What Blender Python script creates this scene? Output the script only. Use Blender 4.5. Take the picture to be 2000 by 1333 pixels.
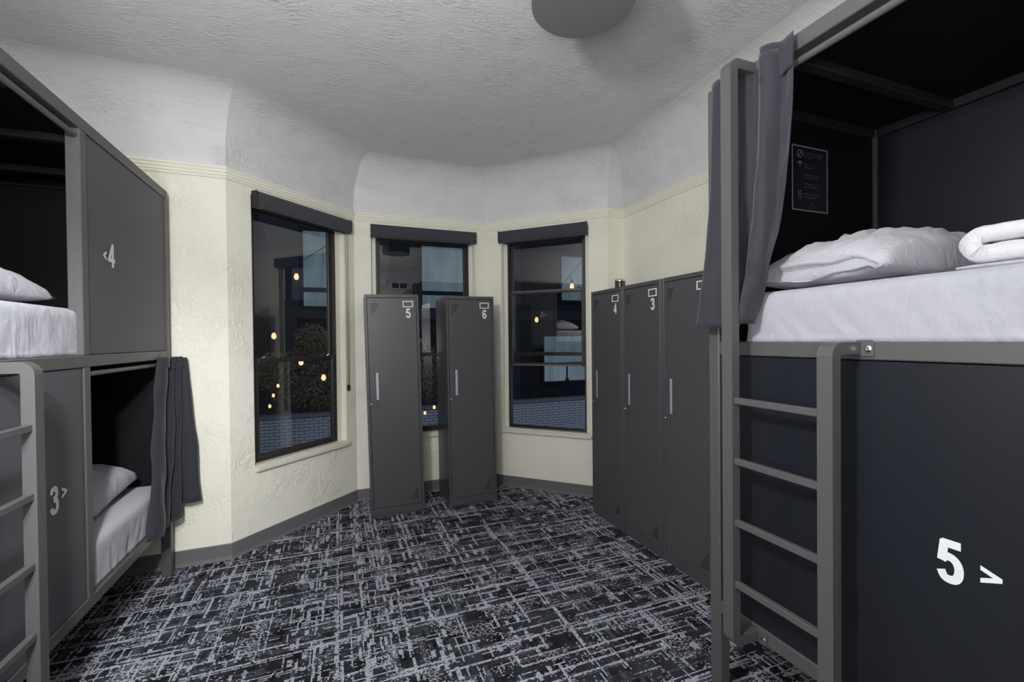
import bpy, bmesh, math, random
from mathutils import Vector, Matrix, noise
random.seed(7)
S = bpy.context.scene
COL = S.collection
for o in list(bpy.data.objects):
    bpy.data.objects.remove(o)

# ------------------------------------------------------------------ camera
cam_d = bpy.data.cameras.new('camera')
cam = bpy.data.objects.new('camera', cam_d)
COL.objects.link(cam)
YAW, PITCH, ROLL = math.radians(21), math.radians(.6), math.radians(.6)
fw = Vector((math.sin(YAW)*math.cos(PITCH), math.cos(YAW)*math.cos(PITCH), -math.sin(PITCH)))
r0 = Vector((math.cos(YAW), -math.sin(YAW), 0))
u0 = r0.cross(fw)
rt = r0*math.cos(ROLL) - u0*math.sin(ROLL)
up = u0*math.cos(ROLL) + r0*math.sin(ROLL)
cam.matrix_world = Matrix(((rt.x, up.x, -fw.x, 0), (rt.y, up.y, -fw.y, 0), (rt.z, up.z, -fw.z, 1.42), (0, 0, 0, 1)))
cam_d.sensor_fit = 'HORIZONTAL'
cam_d.sensor_width = 36
cam_d.lens = 36*880/2000
cam_d.shift_y = (664 + 880*math.tan(PITCH) - 666.5)/2000
cam_d.clip_start = .02
S.camera = cam

# ------------------------------------------------------------------ world, lights, exposure
S.view_settings.view_transform = 'Standard'
S.view_settings.look = 'None'
S.view_settings.gamma = 1
S.view_settings.use_curve_mapping = False
S.view_settings.exposure = .27
W = bpy.data.worlds.new('night_sky')
S.world = W
W.use_nodes = True
W.node_tree.nodes['Background'].inputs[0].default_value = (.40, .48, .62, 1)
W.node_tree.nodes['Background'].inputs[1].default_value = .30

def light(name, kind, loc, energy, color=(1, 1, 1), aim=None, **kw):
    d = bpy.data.lights.new(name, kind)
    d.energy = energy
    d.color = color
    for k, v in kw.items():
        setattr(d, k, v)
    o = bpy.data.objects.new(name, d)
    COL.objects.link(o)
    o.location = loc
    if aim:
        o.rotation_euler = (Vector(aim)-Vector(loc)).to_track_quat('-Z', 'Y').to_euler()
    return o
light('flash_key', 'POINT', (-.50, .5, 2.22), 100, (1, .995, .988), shadow_soft_size=.10)
light('berth_fill_spot', 'SPOT', (-.40, .30, 2.0), 150, (.98, .985, 1), aim=(-1.08, 2.75, .75), shadow_soft_size=.05, spot_size=math.radians(52), spot_blend=.9)  # added spot that brightens the left bunk's mattresses, not a known lamp
light('up_fill', 'AREA', (-.60, -.6, 1.35), 34, (.97, .98, 1), aim=(-.45, .55, 3.0), shape='RECTANGLE', size=.8, size_y=.8)  # added soft fill, turned up to brighten the ceiling and cove

# ------------------------------------------------------------------ materials
def lin(c):
    c /= 255
    return c/12.92 if c <= .04045 else ((c+.055)/1.055)**2.4
def rgb(r, g, b):
    return (lin(r), lin(g), lin(b), 1)
class NT:
    def __init__(s, name):
        s.m = bpy.data.materials.new(name)
        s.m.use_nodes = True
        s.n = s.m.node_tree.nodes
        s.l = s.m.node_tree.links
        s.p = s.n['Principled BSDF']
    def node(s, t, **kw):
        n = s.n.new(t)
        for k, v in kw.items():
            setattr(n, k, v)
        return n
    def link(s, a, b):
        s.l.new(a, b)
    def val(s, sock, v):
        if isinstance(v, (int, float, tuple)):
            sock.default_value = v
        else:
            s.l.new(v, sock)
    def math(s, op, a, b=0.0, c=0.0):
        n = s.node('ShaderNodeMath', operation=op)
        s.val(n.inputs[0], a); s.val(n.inputs[1], b); s.val(n.inputs[2], c)
        return n.outputs[0]
    def coord(s, scale=(1, 1, 1)):
        c = s.node('ShaderNodeTexCoord')
        m = s.node('ShaderNodeMapping')
        m.inputs['Scale'].default_value = scale
        s.link(c.outputs['Object'], m.inputs[0])
        return m.outputs[0]
    def noise(s, vec, scale, detail=4, rough=.5, dist=0):
        n = s.node('ShaderNodeTexNoise')
        s.link(vec, n.inputs['Vector'])
        n.inputs['Scale'].default_value = scale
        n.inputs['Detail'].default_value = detail
        n.inputs['Roughness'].default_value = rough
        n.inputs['Distortion'].default_value = dist
        return n.outputs['Fac']
    def bump(s, h, strength, dist=.01):
        b = s.node('ShaderNodeBump')
        b.inputs['Strength'].default_value = strength
        b.inputs['Distance'].default_value = dist
        s.link(h, b.inputs['Height'])
        s.link(b.outputs[0], s.p.inputs['Normal'])
    def mix(s, f, a, b):
        n = s.node('ShaderNodeMix', data_type='RGBA')
        s.val(n.inputs[0], f); s.val(n.inputs[6], a); s.val(n.inputs[7], b)
        return n.outputs[2]

def plain(name, col, rough=.5, metal=0, spec=.5, grain=0, gscale=300, var=.0, coat=0):
    t = NT(name)
    t.p.inputs['Base Color'].default_value = col
    t.p.inputs['Roughness'].default_value = rough
    t.p.inputs['Metallic'].default_value = metal
    t.p.inputs['Specular IOR Level'].default_value = spec
    v = t.coord()
    if var:
        f = t.noise(v, 3, 3)
        t.link(t.mix(f, tuple(c*(1-var) for c in col[:3])+(1,), tuple(min(1, c*(1+var)) for c in col[:3])+(1,)), t.p.inputs['Base Color'])
    if grain:
        t.bump(t.noise(v, gscale, 2), grain, .002)
    return t.m

def plaster(name, col, scale, strength, stretch=(1, 1, 1), var=.03):
    t = NT(name)
    v = t.coord(stretch)
    f = t.noise(t.coord(), 1.5, 3)
    t.link(t.mix(f, tuple(c*(1-var) for c in col[:3])+(1,), tuple(min(1, c*(1+var)) for c in col[:3])+(1,)), t.p.inputs['Base Color'])
    t.p.inputs['Roughness'].default_value = .55
    t.p.inputs['Specular IOR Level'].default_value = .35
    a = t.noise(v, scale, 5, .55, 1.2)
    ridge = t.math('SUBTRACT', 1.0, t.math('MULTIPLY', t.math('ABSOLUTE', t.math('SUBTRACT', a, .5)), 9.0))
    ridge = t.math('MAXIMUM', ridge, 0.0)
    mask = t.noise(t.coord(), scale*.28, 2)
    mask = t.math('MAXIMUM', t.math('MULTIPLY', t.math('SUBTRACT', mask, .42), 4.0), 0.0)
    mask = t.math('MINIMUM', mask, 1.0)
    h = t.math('ADD', t.math('MULTIPLY', ridge, mask), t.math('MULTIPLY', t.noise(v, scale*2.5, 4), .7))
    t.bump(h, strength, .006)
    return t.m

def fabric(name, col, rough=.9, weave=900, strength=.25, wrinkle=0, wscale=8, sheen=.3):
    t = NT(name)
    t.p.inputs['Base Color'].default_value = col
    t.p.inputs['Roughness'].default_value = rough
    t.p.inputs['Specular IOR Level'].default_value = .2
    t.p.inputs['Sheen Weight'].default_value = sheen
    v = t.coord()
    h = t.noise(v, weave, 1)
    if wrinkle:
        w = t.noise(t.coord((1, 1, .45)), wscale, 5, .55, 1.5)
        w = t.math('ABSOLUTE', t.math('SUBTRACT', w, .5))
        h = t.math('ADD', t.math('MULTIPLY', h, .05), t.math('MULTIPLY', w, wrinkle))
        t.bump(h, 1, .03)
    else:
        t.bump(h, strength, .001)
    return t.m

M = {}
M['cream'] = plaster('cream_wall_paint', rgb(235, 233, 219), 16, .55, (1, 1, .8))
M['grey_plaster'] = plaster('grey_ceiling_paint', rgb(214, 214, 216), 21, .55, (.5, 1.5, 1))
M['trim'] = plain('cream_trim_paint', rgb(236, 234, 218), .45)
M['sill'] = plain('pale_grey_sill_paint', rgb(218, 217, 202), .4)
M['baseboard'] = plain('grey_vinyl_base', rgb(104, 101, 103), .5)
M['frame'] = plain('grey_powder_coated_steel', rgb(82, 81, 82), .42, 0, .5, .04, 500)
M['panel'] = plain('charcoal_laminate', rgb(80, 79, 85), .5, 0, .4, .05, 400)
M['navy'] = plain('navy_black_laminate', rgb(25, 28, 36), .42, 0, .4, .05, 400)
M['bar'] = plain('shaded_inner_steel', rgb(38, 38, 42), .4)  # frame steel darkened: shade inside the berths put into the colour
M['inner'] = plain('black_inner_laminate', rgb(15, 16, 19), .6, 0, .25)
M['locker'] = plain('dark_grey_enamel', rgb(78, 76, 80), .38, 0, .5, .03, 350)
M['black'] = plain('black_plastic', rgb(18, 18, 19), .5)
M['hole'] = plain('vent_hole_black', rgb(14, 14, 15), .8)
M['bronze'] = plain('dark_bronze_aluminium', rgb(58, 54, 52), .35, .3)
M['bronze_light'] = plain('brown_anodised_edge', rgb(120, 104, 94), .4, .2)
M['chrome'] = plain('chrome', rgb(215, 216, 220), .15, 1)
M['steel'] = plain('pale_steel_pull', rgb(176, 180, 190), .4, .15)
M['white_vinyl'] = plain('white_vinyl', rgb(225, 228, 230), .5)
M['white_plastic'] = plain('white_plastic', rgb(240, 240, 237), .4)
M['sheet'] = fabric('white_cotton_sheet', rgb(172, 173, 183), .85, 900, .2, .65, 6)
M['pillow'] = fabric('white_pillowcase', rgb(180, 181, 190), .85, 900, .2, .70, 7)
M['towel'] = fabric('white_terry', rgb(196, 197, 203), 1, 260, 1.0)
M['curtain'] = fabric('charcoal_blackout_cloth', rgb(48, 49, 56), .7, 700, .3, 0, 8, .2)
M['valance'] = fabric('charcoal_valance_cloth', rgb(62, 63, 70), .8, 500, .4)
M['shade'] = fabric('black_shade_cloth', rgb(40, 41, 46), .9, 400, .3)
M['diffuser'] = plain('grey_frosted_diffuser', rgb(112, 112, 112), .6)
M['poster'] = plain('poster_black_print', rgb(34, 36, 44), .25)
M['poster_line'] = plain('poster_silver_print', rgb(150, 152, 166), .45)
M['poster_dim'] = plain('poster_grey_print', rgb(110, 112, 124), .5)
M['brick'] = plain('painted_grey_brick', rgb(182, 186, 196), .8, var=.25, grain=.3, gscale=60)
M['mortar'] = plain('dark_mortar', rgb(52, 54, 62), .9)
M['cap'] = plain('concrete_coping', rgb(120, 120, 126), .8, var=.2)
M['facade'] = plain('dark_facade_cladding', rgb(40, 40, 48), .8, var=.2)
M['facade2'] = plain('slate_facade_cladding', rgb(62, 61, 70), .8, var=.2)
M['bark'] = plain('bark', rgb(60, 52, 44), .9)
M['leaf'] = plain('dark_olive_leaf', rgb(138, 132, 104), .7, var=.4)
M['wire'] = plain('black_rubber_cord', rgb(40, 40, 42), .7)
M['amber'] = plain('amber_glass_jar', rgb(74, 52, 42), .1, 0, .8)

def emit(name, col, s):
    t = NT(name)
    t.p.inputs['Base Color'].default_value = col
    t.p.inputs['Emission Color'].default_value = col
    t.p.inputs['Emission Strength'].default_value = s
    return t.m
M['bulb'] = emit('warm_filament_bulb', (1, .62, .3, 1), 1.3)
def lit_pane():
    t = NT('lit_teal_curtained_pane')
    v = t.coord((1, 1, .15))
    f = t.noise(v, 6, 3)
    c = t.mix(f, rgb(52, 66, 74), rgb(96, 112, 120))
    t.link(c, t.p.inputs['Emission Color'])
    t.p.inputs['Emission Strength'].default_value = .9
    t.p.inputs['Base Color'].default_value = (.05, .06, .07, 1)
    return t.m
M['lit_pane'] = lit_pane()
def glass():
    t = NT('window_glass')
    fr = t.node('ShaderNodeFresnel'); fr.inputs[0].default_value = 1.5
    ge = t.node('ShaderNodeNewGeometry')
    fac = t.math('MULTIPLY', t.math('MULTIPLY', fr.outputs[0], 3.3), t.math('SUBTRACT', 1.0, ge.outputs['Backfacing']))
    tr = t.node('ShaderNodeBsdfTransparent'); tr.inputs[0].default_value = (.93, .95, .95, 1)
    gl = t.node('ShaderNodeBsdfGlossy'); gl.inputs['Roughness'].default_value = 0
    mx = t.node('ShaderNodeMixShader')
    t.link(fac, mx.inputs[0]); t.link(tr.outputs[0], mx.inputs[1]); t.link(gl.outputs[0], mx.inputs[2])
    t.link(mx.outputs[0], t.n['Material Output'].inputs[0])
    return t.m
M['glass'] = glass()

def carpet():
    t = NT('crosshatch_carpet')
    c = t.node('ShaderNodeTexCoord')
    sp = t.node('ShaderNodeSeparateXYZ')
    t.link(c.outputs['Object'], sp.inputs[0])
    px, py = sp.outputs[0], sp.outputs[1]
    ST = .0065
    def cell(x, s):
        return t.math('FLOOR', t.math('DIVIDE', x, s))
    ix, iy = cell(px, ST), cell(py, ST)
    def comb(a, b, z=0.0):
        n = t.node('ShaderNodeCombineXYZ')
        t.val(n.inputs[0], a); t.val(n.inputs[1], b); t.val(n.inputs[2], z)
        return n.outputs[0]
    def white(vec):
        n = t.node('ShaderNodeTexWhiteNoise', noise_dimensions='3D')
        t.link(vec, n.inputs['Vector'])
        return n.outputs['Value']
    def lines(a, b, band, seed, dens, seglen, thr):
        # a runs along the line, b across; band = line width in stitches
        row = cell(b, ST*band)
        on = t.math('LESS_THAN', white(comb(row, seed, seed*.37)), dens)
        n = t.noise(comb(t.math('MULTIPLY', t.math('FLOOR', t.math('DIVIDE', a, ST)), ST/seglen), t.math('MULTIPLY', row, 17.31), seed), 1, 0)
        seg = t.math('GREATER_THAN', n, thr)
        return t.math('MULTIPLY', on, seg)
    l = None
    for a, b, band, seed, dens, sl, thr in (
            (px, py, 2, 3.1, .16, .22, .46), (px, py, 1, 5.7, .18, .13, .50), (px, py, 3, 8.3, .05, .10, .55),
            (py, px, 2, 11.9, .13, .10, .50), (py, px, 3, 14.3, .10, .07, .56), (py, px, 1, 19.1, .16, .09, .52), (py, px, 5, 27.7, .07, .06, .62)):
        k = lines(a, b, band, seed, dens, sl, thr)
        l = k if l is None else t.math('MAXIMUM', l, k)
    # ragged speckles gathered in patches
    patch = t.noise(comb(t.math('MULTIPLY', ix, ST), t.math('MULTIPLY', iy, ST), 4.0), 6.5, 3, .6)
    patch = t.math('MULTIPLY', t.math('SUBTRACT', patch, .44), 3.4)
    patch = t.math('MINIMUM', t.math('MAXIMUM', patch, .02), .55)
    wsp = white(comb(ix, iy, 1.0))
    clump = t.noise(comb(t.math('MULTIPLY', ix, .55), t.math('MULTIPLY', iy, .75), 9.0), 1, 1)
    sp_on = t.math('GREATER_THAN', t.math('ADD', t.math('MULTIPLY', clump, 1.0), t.math('MULTIPLY', patch, .42)), .735)
    # worn gaps in the lines
    gap = t.math('GREATER_THAN', wsp, .10)
    w2 = white(comb(ix, iy, 3.0))
    dim = None
    for a, b, band, seed, dens, sl, thr in ((px, py, 2, 33.3, .22, .20, .48), (py, px, 3, 41.9, .18, .12, .50), (px, py, 4, 47.1, .08, .25, .52)):
        k = lines(a, b, band, seed, dens, sl, thr)
        dim = k if dim is None else t.math('MAXIMUM', dim, k)
    lit = t.math('MULTIPLY', t.math('MULTIPLY', l, gap), t.math('ADD', .72, t.math('MULTIPLY', w2, .28)))
    spk = t.math('MULTIPLY', sp_on, t.math('ADD', .25, t.math('MULTIPLY', w2, .75)))
    light_f = t.math('MAXIMUM', t.math('MAXIMUM', lit, spk), t.math('MULTIPLY', dim, t.math('ADD', .03, t.math('MULTIPLY', w2, .13))))
    # dark ground: bands of black, charcoal and slate
    bx = t.noise(comb(t.math('MULTIPLY', px, 5.0), t.math('MULTIPLY', cell(py, .035), 3.7), 2.0), 1, 2)
    by = t.noise(comb(t.math('MULTIPLY', cell(px, .045), 2.9), t.math('MULTIPLY', py, 6.0), 6.0), 1, 2)
    g = t.math('MULTIPLY', t.math('ADD', bx, by), .5)
    g = t.math('MINIMUM', t.math('MAXIMUM', t.math('MULTIPLY', t.math('SUBTRACT', g, .38), 4.0), 0.0), 1.0)
    g = t.math('MULTIPLY', g, t.math('ADD', .55, t.math('MULTIPLY', wsp, .6)))
    ground = t.mix(g, rgb(25, 26, 31), rgb(70, 73, 82))
    lightc = t.mix(white(comb(ix, iy, 7.0)), rgb(164, 166, 178), rgb(200, 202, 214))
    t.link(t.mix(light_f, ground, lightc), t.p.inputs['Base Color'])
    t.p.inputs['Roughness'].default_value = .95
    t.p.inputs['Specular IOR Level'].default_value = .1
    # loop pile relief
    fx = t.math('ABSOLUTE', t.math('SUBTRACT', t.math('FRACT', t.math('DIVIDE', px, ST)), .5))
    fy = t.math('ABSOLUTE', t.math('SUBTRACT', t.math('FRACT', t.math('DIVIDE', py, ST)), .5))
    h = t.math('SUBTRACT', t.math('ADD', light_f, wsp), t.math('MULTIPLY', t.math('ADD', fx, fy), 1.4))
    t.bump(h, .5, .003)
    return t.m
M['carpet'] = carpet()

# ------------------------------------------------------------------ mesh helpers
class MB:
    def __init__(s):
        s.bm = bmesh.new()
    def box(s, a, b, bev=.0):
        x0, x1 = sorted((a[0], b[0])); y0, y1 = sorted((a[1], b[1])); z0, z1 = sorted((a[2], b[2]))
        t = bmesh.new()
        v = [t.verts.new(p) for p in ((x0, y0, z0), (x1, y0, z0), (x1, y1, z0), (x0, y1, z0), (x0, y0, z1), (x1, y0, z1), (x1, y1, z1), (x0, y1, z1))]
        for f in ((3, 2, 1, 0), (4, 5, 6, 7), (0, 1, 5, 4), (1, 2, 6, 5), (2, 3, 7, 6), (3, 0, 4, 7)):
            t.faces.new([v[i] for i in f])
        if bev:
            bmesh.ops.bevel(t, geom=t.edges[:], offset=bev, segments=1, affect='EDGES')
        s.merge(t)
        return s
    def merge(s, t, mat=None):
        if mat is not None:
            bmesh.ops.transform(t, matrix=mat, verts=t.verts)
        me = bpy.data.meshes.new('tmp')
        t.to_mesh(me); t.free()
        s.bm.from_mesh(me)
        bpy.data.meshes.remove(me)
        return s
    def obb(s, o, ax, ay, az, bev=0):
        """box with a corner at o and edge vectors ax, ay, az"""
        o, ax, ay, az = map(Vector, (o, ax, ay, az))
        t = bmesh.new()
        v = [t.verts.new(p) for p in (o, o+ax, o+ax+ay, o+ay, o+az, o+ax+az, o+ax+ay+az, o+ay+az)]
        for f in ((3, 2, 1, 0), (4, 5, 6, 7), (0, 1, 5, 4), (1, 2, 6, 5), (2, 3, 7, 6), (3, 0, 4, 7)):
            t.faces.new([v[i] for i in f])
        bmesh.ops.recalc_face_normals(t, faces=t.faces[:])
        if bev:
            bmesh.ops.bevel(t, geom=t.edges[:], offset=bev, segments=1, affect='EDGES')
        return s.merge(t)
    def face(s, pts):
        s.bm.faces.new([s.bm.verts.new(p) for p in pts])
        return s
    def grid(s, rows, closed=False):
        vs = [[s.bm.verts.new(p) for p in r] for r in rows]
        n = len(vs[0])
        for a, b in zip(vs, vs[1:]):
            for i in range(n if closed else n-1):
                j = (i+1) % n
                s.bm.faces.new((a[i], a[j], b[j], b[i]))
        return vs
    def tube(s, pts, r, n=8, cap=True):
        pts = [Vector(p) for p in pts]
        rows = []
        ref = None
        for i, p in enumerate(pts):
            d = (pts[min(i+1, len(pts)-1)]-pts[max(i-1, 0)]).normalized()
            if ref is None:
                ref = d.orthogonal().normalized()
            a = (ref-d*ref.dot(d)).normalized()
            ref = a
            b = d.cross(a)
            rr = r[i] if isinstance(r, (list, tuple)) else r
            rows.append([p+(a*math.cos(k*2*math.pi/n)+b*math.sin(k*2*math.pi/n))*rr for k in range(n)])
        vs = s.grid(rows, True)
        if cap:
            s.bm.faces.new(vs[0][::-1]); s.bm.faces.new(vs[-1])
        return s
    def lathe(s, prof, n=24, c=(0, 0, 0)):
        rows = [[(c[0]+r*math.cos(k*2*math.pi/n), c[1]+r*math.sin(k*2*math.pi/n), c[2]+z) for k in range(n)] for r, z in prof]
        vs = s.grid(rows, True)
        if prof[0][0] > 0 and prof[0] != prof[-1]: s.bm.faces.new(vs[0][::-1])
        if prof[-1][0] > 0 and prof[0] != prof[-1]: s.bm.faces.new(vs[-1])
        return s
    def rectbar(s, pts, wv, hd):
        """square-section bar along pts: half-width wv (vector), half-thickness hd in the plane of the bend"""
        pts = [Vector(p) for p in pts]; wv = Vector(wv)
        rows = []
        for i, p in enumerate(pts):
            d0 = (p-pts[i-1]).normalized() if i else (pts[1]-p).normalized()
            d1 = (pts[i+1]-p).normalized() if i < len(pts)-1 else d0
            t = (d0+d1).normalized()
            nrm = wv.normalized().cross(t)
            k = hd/max(.3, math.sqrt((1+d0.dot(d1))/2))
            rows.append([p+wv+nrm*k, p-wv+nrm*k, p-wv-nrm*k, p+wv-nrm*k])
        vs = s.grid(rows, True)
        s.bm.faces.new(vs[0][::-1]); s.bm.faces.new(vs[-1])
        return s
    def build(s, name, mat, parent=None, smooth=False, mats=None):
        bmesh.ops.recalc_face_normals(s.bm, faces=s.bm.faces[:])
        me = bpy.data.meshes.new(name)
        s.bm.to_mesh(me); s.bm.free()
        me.materials.append(mat)
        if smooth:
            for p in me.polygons: p.use_smooth = True
        o = bpy.data.objects.new(name, me)
        COL.objects.link(o)
        if parent is not None:
            o.parent = parent
        return o

def tag(o, label=None, cat=None, group=None, kind=None):
    if label: o['label'] = label
    if cat: o['category'] = cat
    if group: o['group'] = group
    if kind: o['kind'] = kind
    return o
def empty(name, loc=(0, 0, 0), rot=(0, 0, 0)):
    o = bpy.data.objects.new(name, None)
    COL.objects.link(o)
    o.location = loc; o.rotation_euler = rot
    o.empty_display_size = .1
    return o
def copy_tree(o, parent=None):
    c = o.copy()
    COL.objects.link(c)
    c.parent = parent
    for ch in [x for x in bpy.data.objects if x.parent == o]:
        copy_tree(ch, c)
    return c
def local(mesh_obj, root):
    """mesh built in world space put under a root that stands elsewhere"""
    mesh_obj.parent = root
    mesh_obj.matrix_parent_inverse = Matrix.Identity(4)

# strokes of the condensed bold numerals (unit height)
GLYPH = {
 '2': [[(.09, .70), (.13, .85), (.27, .915), (.41, .85), (.44, .71), (.38, .56), (.20, .30), (.11, .13)], [(.03, .085), (.50, .085)]],
 '3': [[(.09, .74), (.14, .87), (.27, .915), (.39, .87), (.43, .74), (.38, .60), (.22, .545)], [(.22, .53), (.39, .48), (.455, .33), (.44, .19), (.37, .11), (.26, .085), (.14, .13), (.085, .27)]],
 '4': [[(.37, 0), (.37, 1)], [(.0, .29), (.53, .29)], [(.35, .93), (.07, .30)]],
 '5': [[(.49, .915), (.10, .915)], [(.155, .97), (.095, .48)], [(.095, .52), (.18, .60), (.29, .605), (.40, .53), (.455, .38), (.44, .21), (.37, .11), (.26, .085), (.15, .12), (.085, .26)]],
 '6': [[(.45, .74), (.40, .87), (.28, .915), (.16, .86), (.10, .70), (.085, .48), (.10, .25), (.16, .13), (.28, .085), (.40, .14), (.45, .30), (.40, .47), (.28, .53), (.17, .47), (.11, .36)]],
}
ARROW = {'>': [(.0, 1), (.5, .62), (.5, .38), (.0, 0), (.0, .27), (.29, .5), (.0, .73)]}
ARROW['<'] = [(.5-x, y) for x, y in ARROW['>']]
def ribbon(mb, path, w, f):
    if 7 <= len(path) < 20:
        q = []
        for i in range(len(path)-1):
            p0, p1, p2, p3 = path[max(0, i-1)], path[i], path[i+1], path[min(len(path)-1, i+2)]
            for k in range(4):
                t = k/4
                q.append(tuple(.5*((2*p1[c])+(-p0[c]+p2[c])*t+(2*p0[c]-5*p1[c]+4*p2[c]-p3[c])*t*t+(-p0[c]+3*p1[c]-3*p2[c]+p3[c])*t**3) for c in (0, 1)))
        path = q+[path[-1]]
    pts = [Vector((p[0], p[1], 0)) for p in path]
    L, R_ = [], []
    for i, p in enumerate(pts):
        d0 = (p-pts[i-1]).normalized() if i else (pts[1]-p).normalized()
        d1 = (pts[i+1]-p).normalized() if i < len(pts)-1 else d0
        t = (d0+d1).normalized()
        n = Vector((-t.y, t.x, 0))
        k = w/2/max(.45, math.sqrt((1+d0.dot(d1))/2))
        L.append(f(p+n*k)); R_.append(f(p-n*k))
    mb.grid([L, R_])
def glyph(name, ch, o, right, h, parent, mat, w=.17, sx=1.0, upv=(0, 0, 1)):
    o, right, upv = Vector(o), Vector(right), Vector(upv)
    mb = MB()
    nrm = right.cross(upv)
    if ch in ARROW:
        mb.face([o+right*(x*h*sx)+upv*(y*h) for x, y in ARROW[ch]])
    for k, st in enumerate(GLYPH.get(ch, [])):
        ribbon(mb, st, w, lambda p: o+right*(p.x*h*sx)+upv*(p.y*h)+nrm*(.0003*k))
    return mb.build(name, mat, parent)

# ------------------------------------------------------------------ room shell
P = [(-1.98, -1.75), (-1.98, 3.40), (-.675, 3.414), (.135, 4.215), (1.363, 4.235), (2.21, 3.39), (2.37, 3.385), (2.37, -1.75)]
PV = [Vector((x, y, 0)) for x, y in P]
N = len(PV)
def seg(i):
    a, b = PV[i], PV[(i+1) % N]
    u = (b-a).normalized()
    return a, b, u, Vector((u.y, -u.x, 0))         # start, end, along, inward normal
def inset(i, d):
    n1, n2 = seg((i-1) % N)[3], seg(i)[3]
    return PV[i]+(n1+n2)*(d/(1+n1.dot(n2)))
ZT = 2.52     # where the cream wall ends behind the picture rail
WALLS = ['wall_left', 'wall_front_left', 'wall_bay_left', 'wall_bay_centre', 'wall_bay_right', 'wall_return', 'wall_right', 'wall_back']
WIN = {2: (.172, 1.022, .555, 2.44), 3: (.143, 1.108, .548, 2.44), 4: (.160, 1.025, .555, 2.44)}
TH = .17
for i, nm in enumerate(WALLS):
    a, b, u, n = seg(i)
    L = (b-a).length
    mb = MB()
    def blk(s0, s1, z0, z1):
        mb.obb(a+u*s0+Vector((0, 0, z0)), u*(s1-s0), -n*TH, Vector((0, 0, z1-z0)))
    if i in WIN:
        s0, s1, z0, z1 = WIN[i]
        blk(0, s0, 0, ZT); blk(s1, L, 0, ZT); blk(s0, s1, 0, z0); blk(s0, s1, z1, ZT)
    else:
        blk(0, L, 0, ZT)
    tag(mb.build(nm, M['cream']), kind='structure')
# floor
mb = MB()
mb.face([(p.x, p.y, 0) for p in PV])
f = mb.build('floor', M['carpet'])
tag(f, kind='structure')
# ceiling with cove: one strip per wall so the mitres stay crisp, then the flat field
RC, ZC0, ZC1 = .285, 2.61, 3.00
prof = [(0, ZT-.01), (0, ZC0)]+[(RC*(1-math.cos(k*math.pi/20)), ZC0+(ZC1-ZC0)*math.sin(k*math.pi/20)) for k in range(1, 11)]
mb = MB()
for i in range(N):
    rows = []
    for d, z in prof:
        A, B = inset(i, d), inset((i+1) % N, d)
        rows.append([A.lerp(B, k/8)+Vector((0, 0, z)) for k in range(9)])
    mb.grid(rows)
cap = [inset(i, RC)+Vector((0, 0, ZC1)) for i in range(N)]
mb.face(cap)
c = mb.build('ceiling', M['grey_plaster'], smooth=True)
tag(c, kind='structure')
# upper slab so that no outdoor light leaks in behind the cove
mb = MB()
mb.box((-2.3, -2.05, 3.02), (2.7, 4.6, 3.12))
for i in range(N):
    a, b, u, n = seg(i)
    mb.obb(a+Vector((0, 0, ZT))-n*.03, u*(b-a).length, -n*(TH-.03), Vector((0, 0, .5)))
tag(mb.build('ceiling_slab', M['facade2']), kind='structure')
mb = MB(); mb.box((-2.15, -1.92, -.15), (2.54, 4.45, -.01))
tag(mb.build('floor_slab', M['facade2']), kind='structure')
# picture rail and base
def run(name, prof, mat):
    for i in range(N):
        mb = MB()
        rows = [[inset(i, d)+Vector((0, 0, z)), inset((i+1) % N, d)+Vector((0, 0, z))] for d, z in prof]
        mb.grid(rows)
        o = mb.build(name(i), mat)
        tag(o, kind='structure')
rail = [(.0, 2.487), (.010, 2.487), (.013, 2.493), (.010, 2.499), (.012, 2.501), (.018, 2.507), (.018, 2.514), (.013, 2.518), (.016, 2.521), (.022, 2.527), (.022, 2.535), (.017, 2.539), (.020, 2.542), (.026, 2.547), (.026, 2.556), (0, 2.562)]
run(lambda i: 'trim_%d' % (i+1), rail, M['trim'])
SIDE = ['left', 'front_left', 'bay_left', 'bay_centre', 'bay_right', 'return', 'right', 'back']
base = [(0, .104), (.004, .104), (.006, .100), (.006, .022), (.009, .010), (.016, .003), (.016, 0)]
run(lambda i: 'baseboard_'+SIDE[i], base, M['baseboard'])

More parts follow.
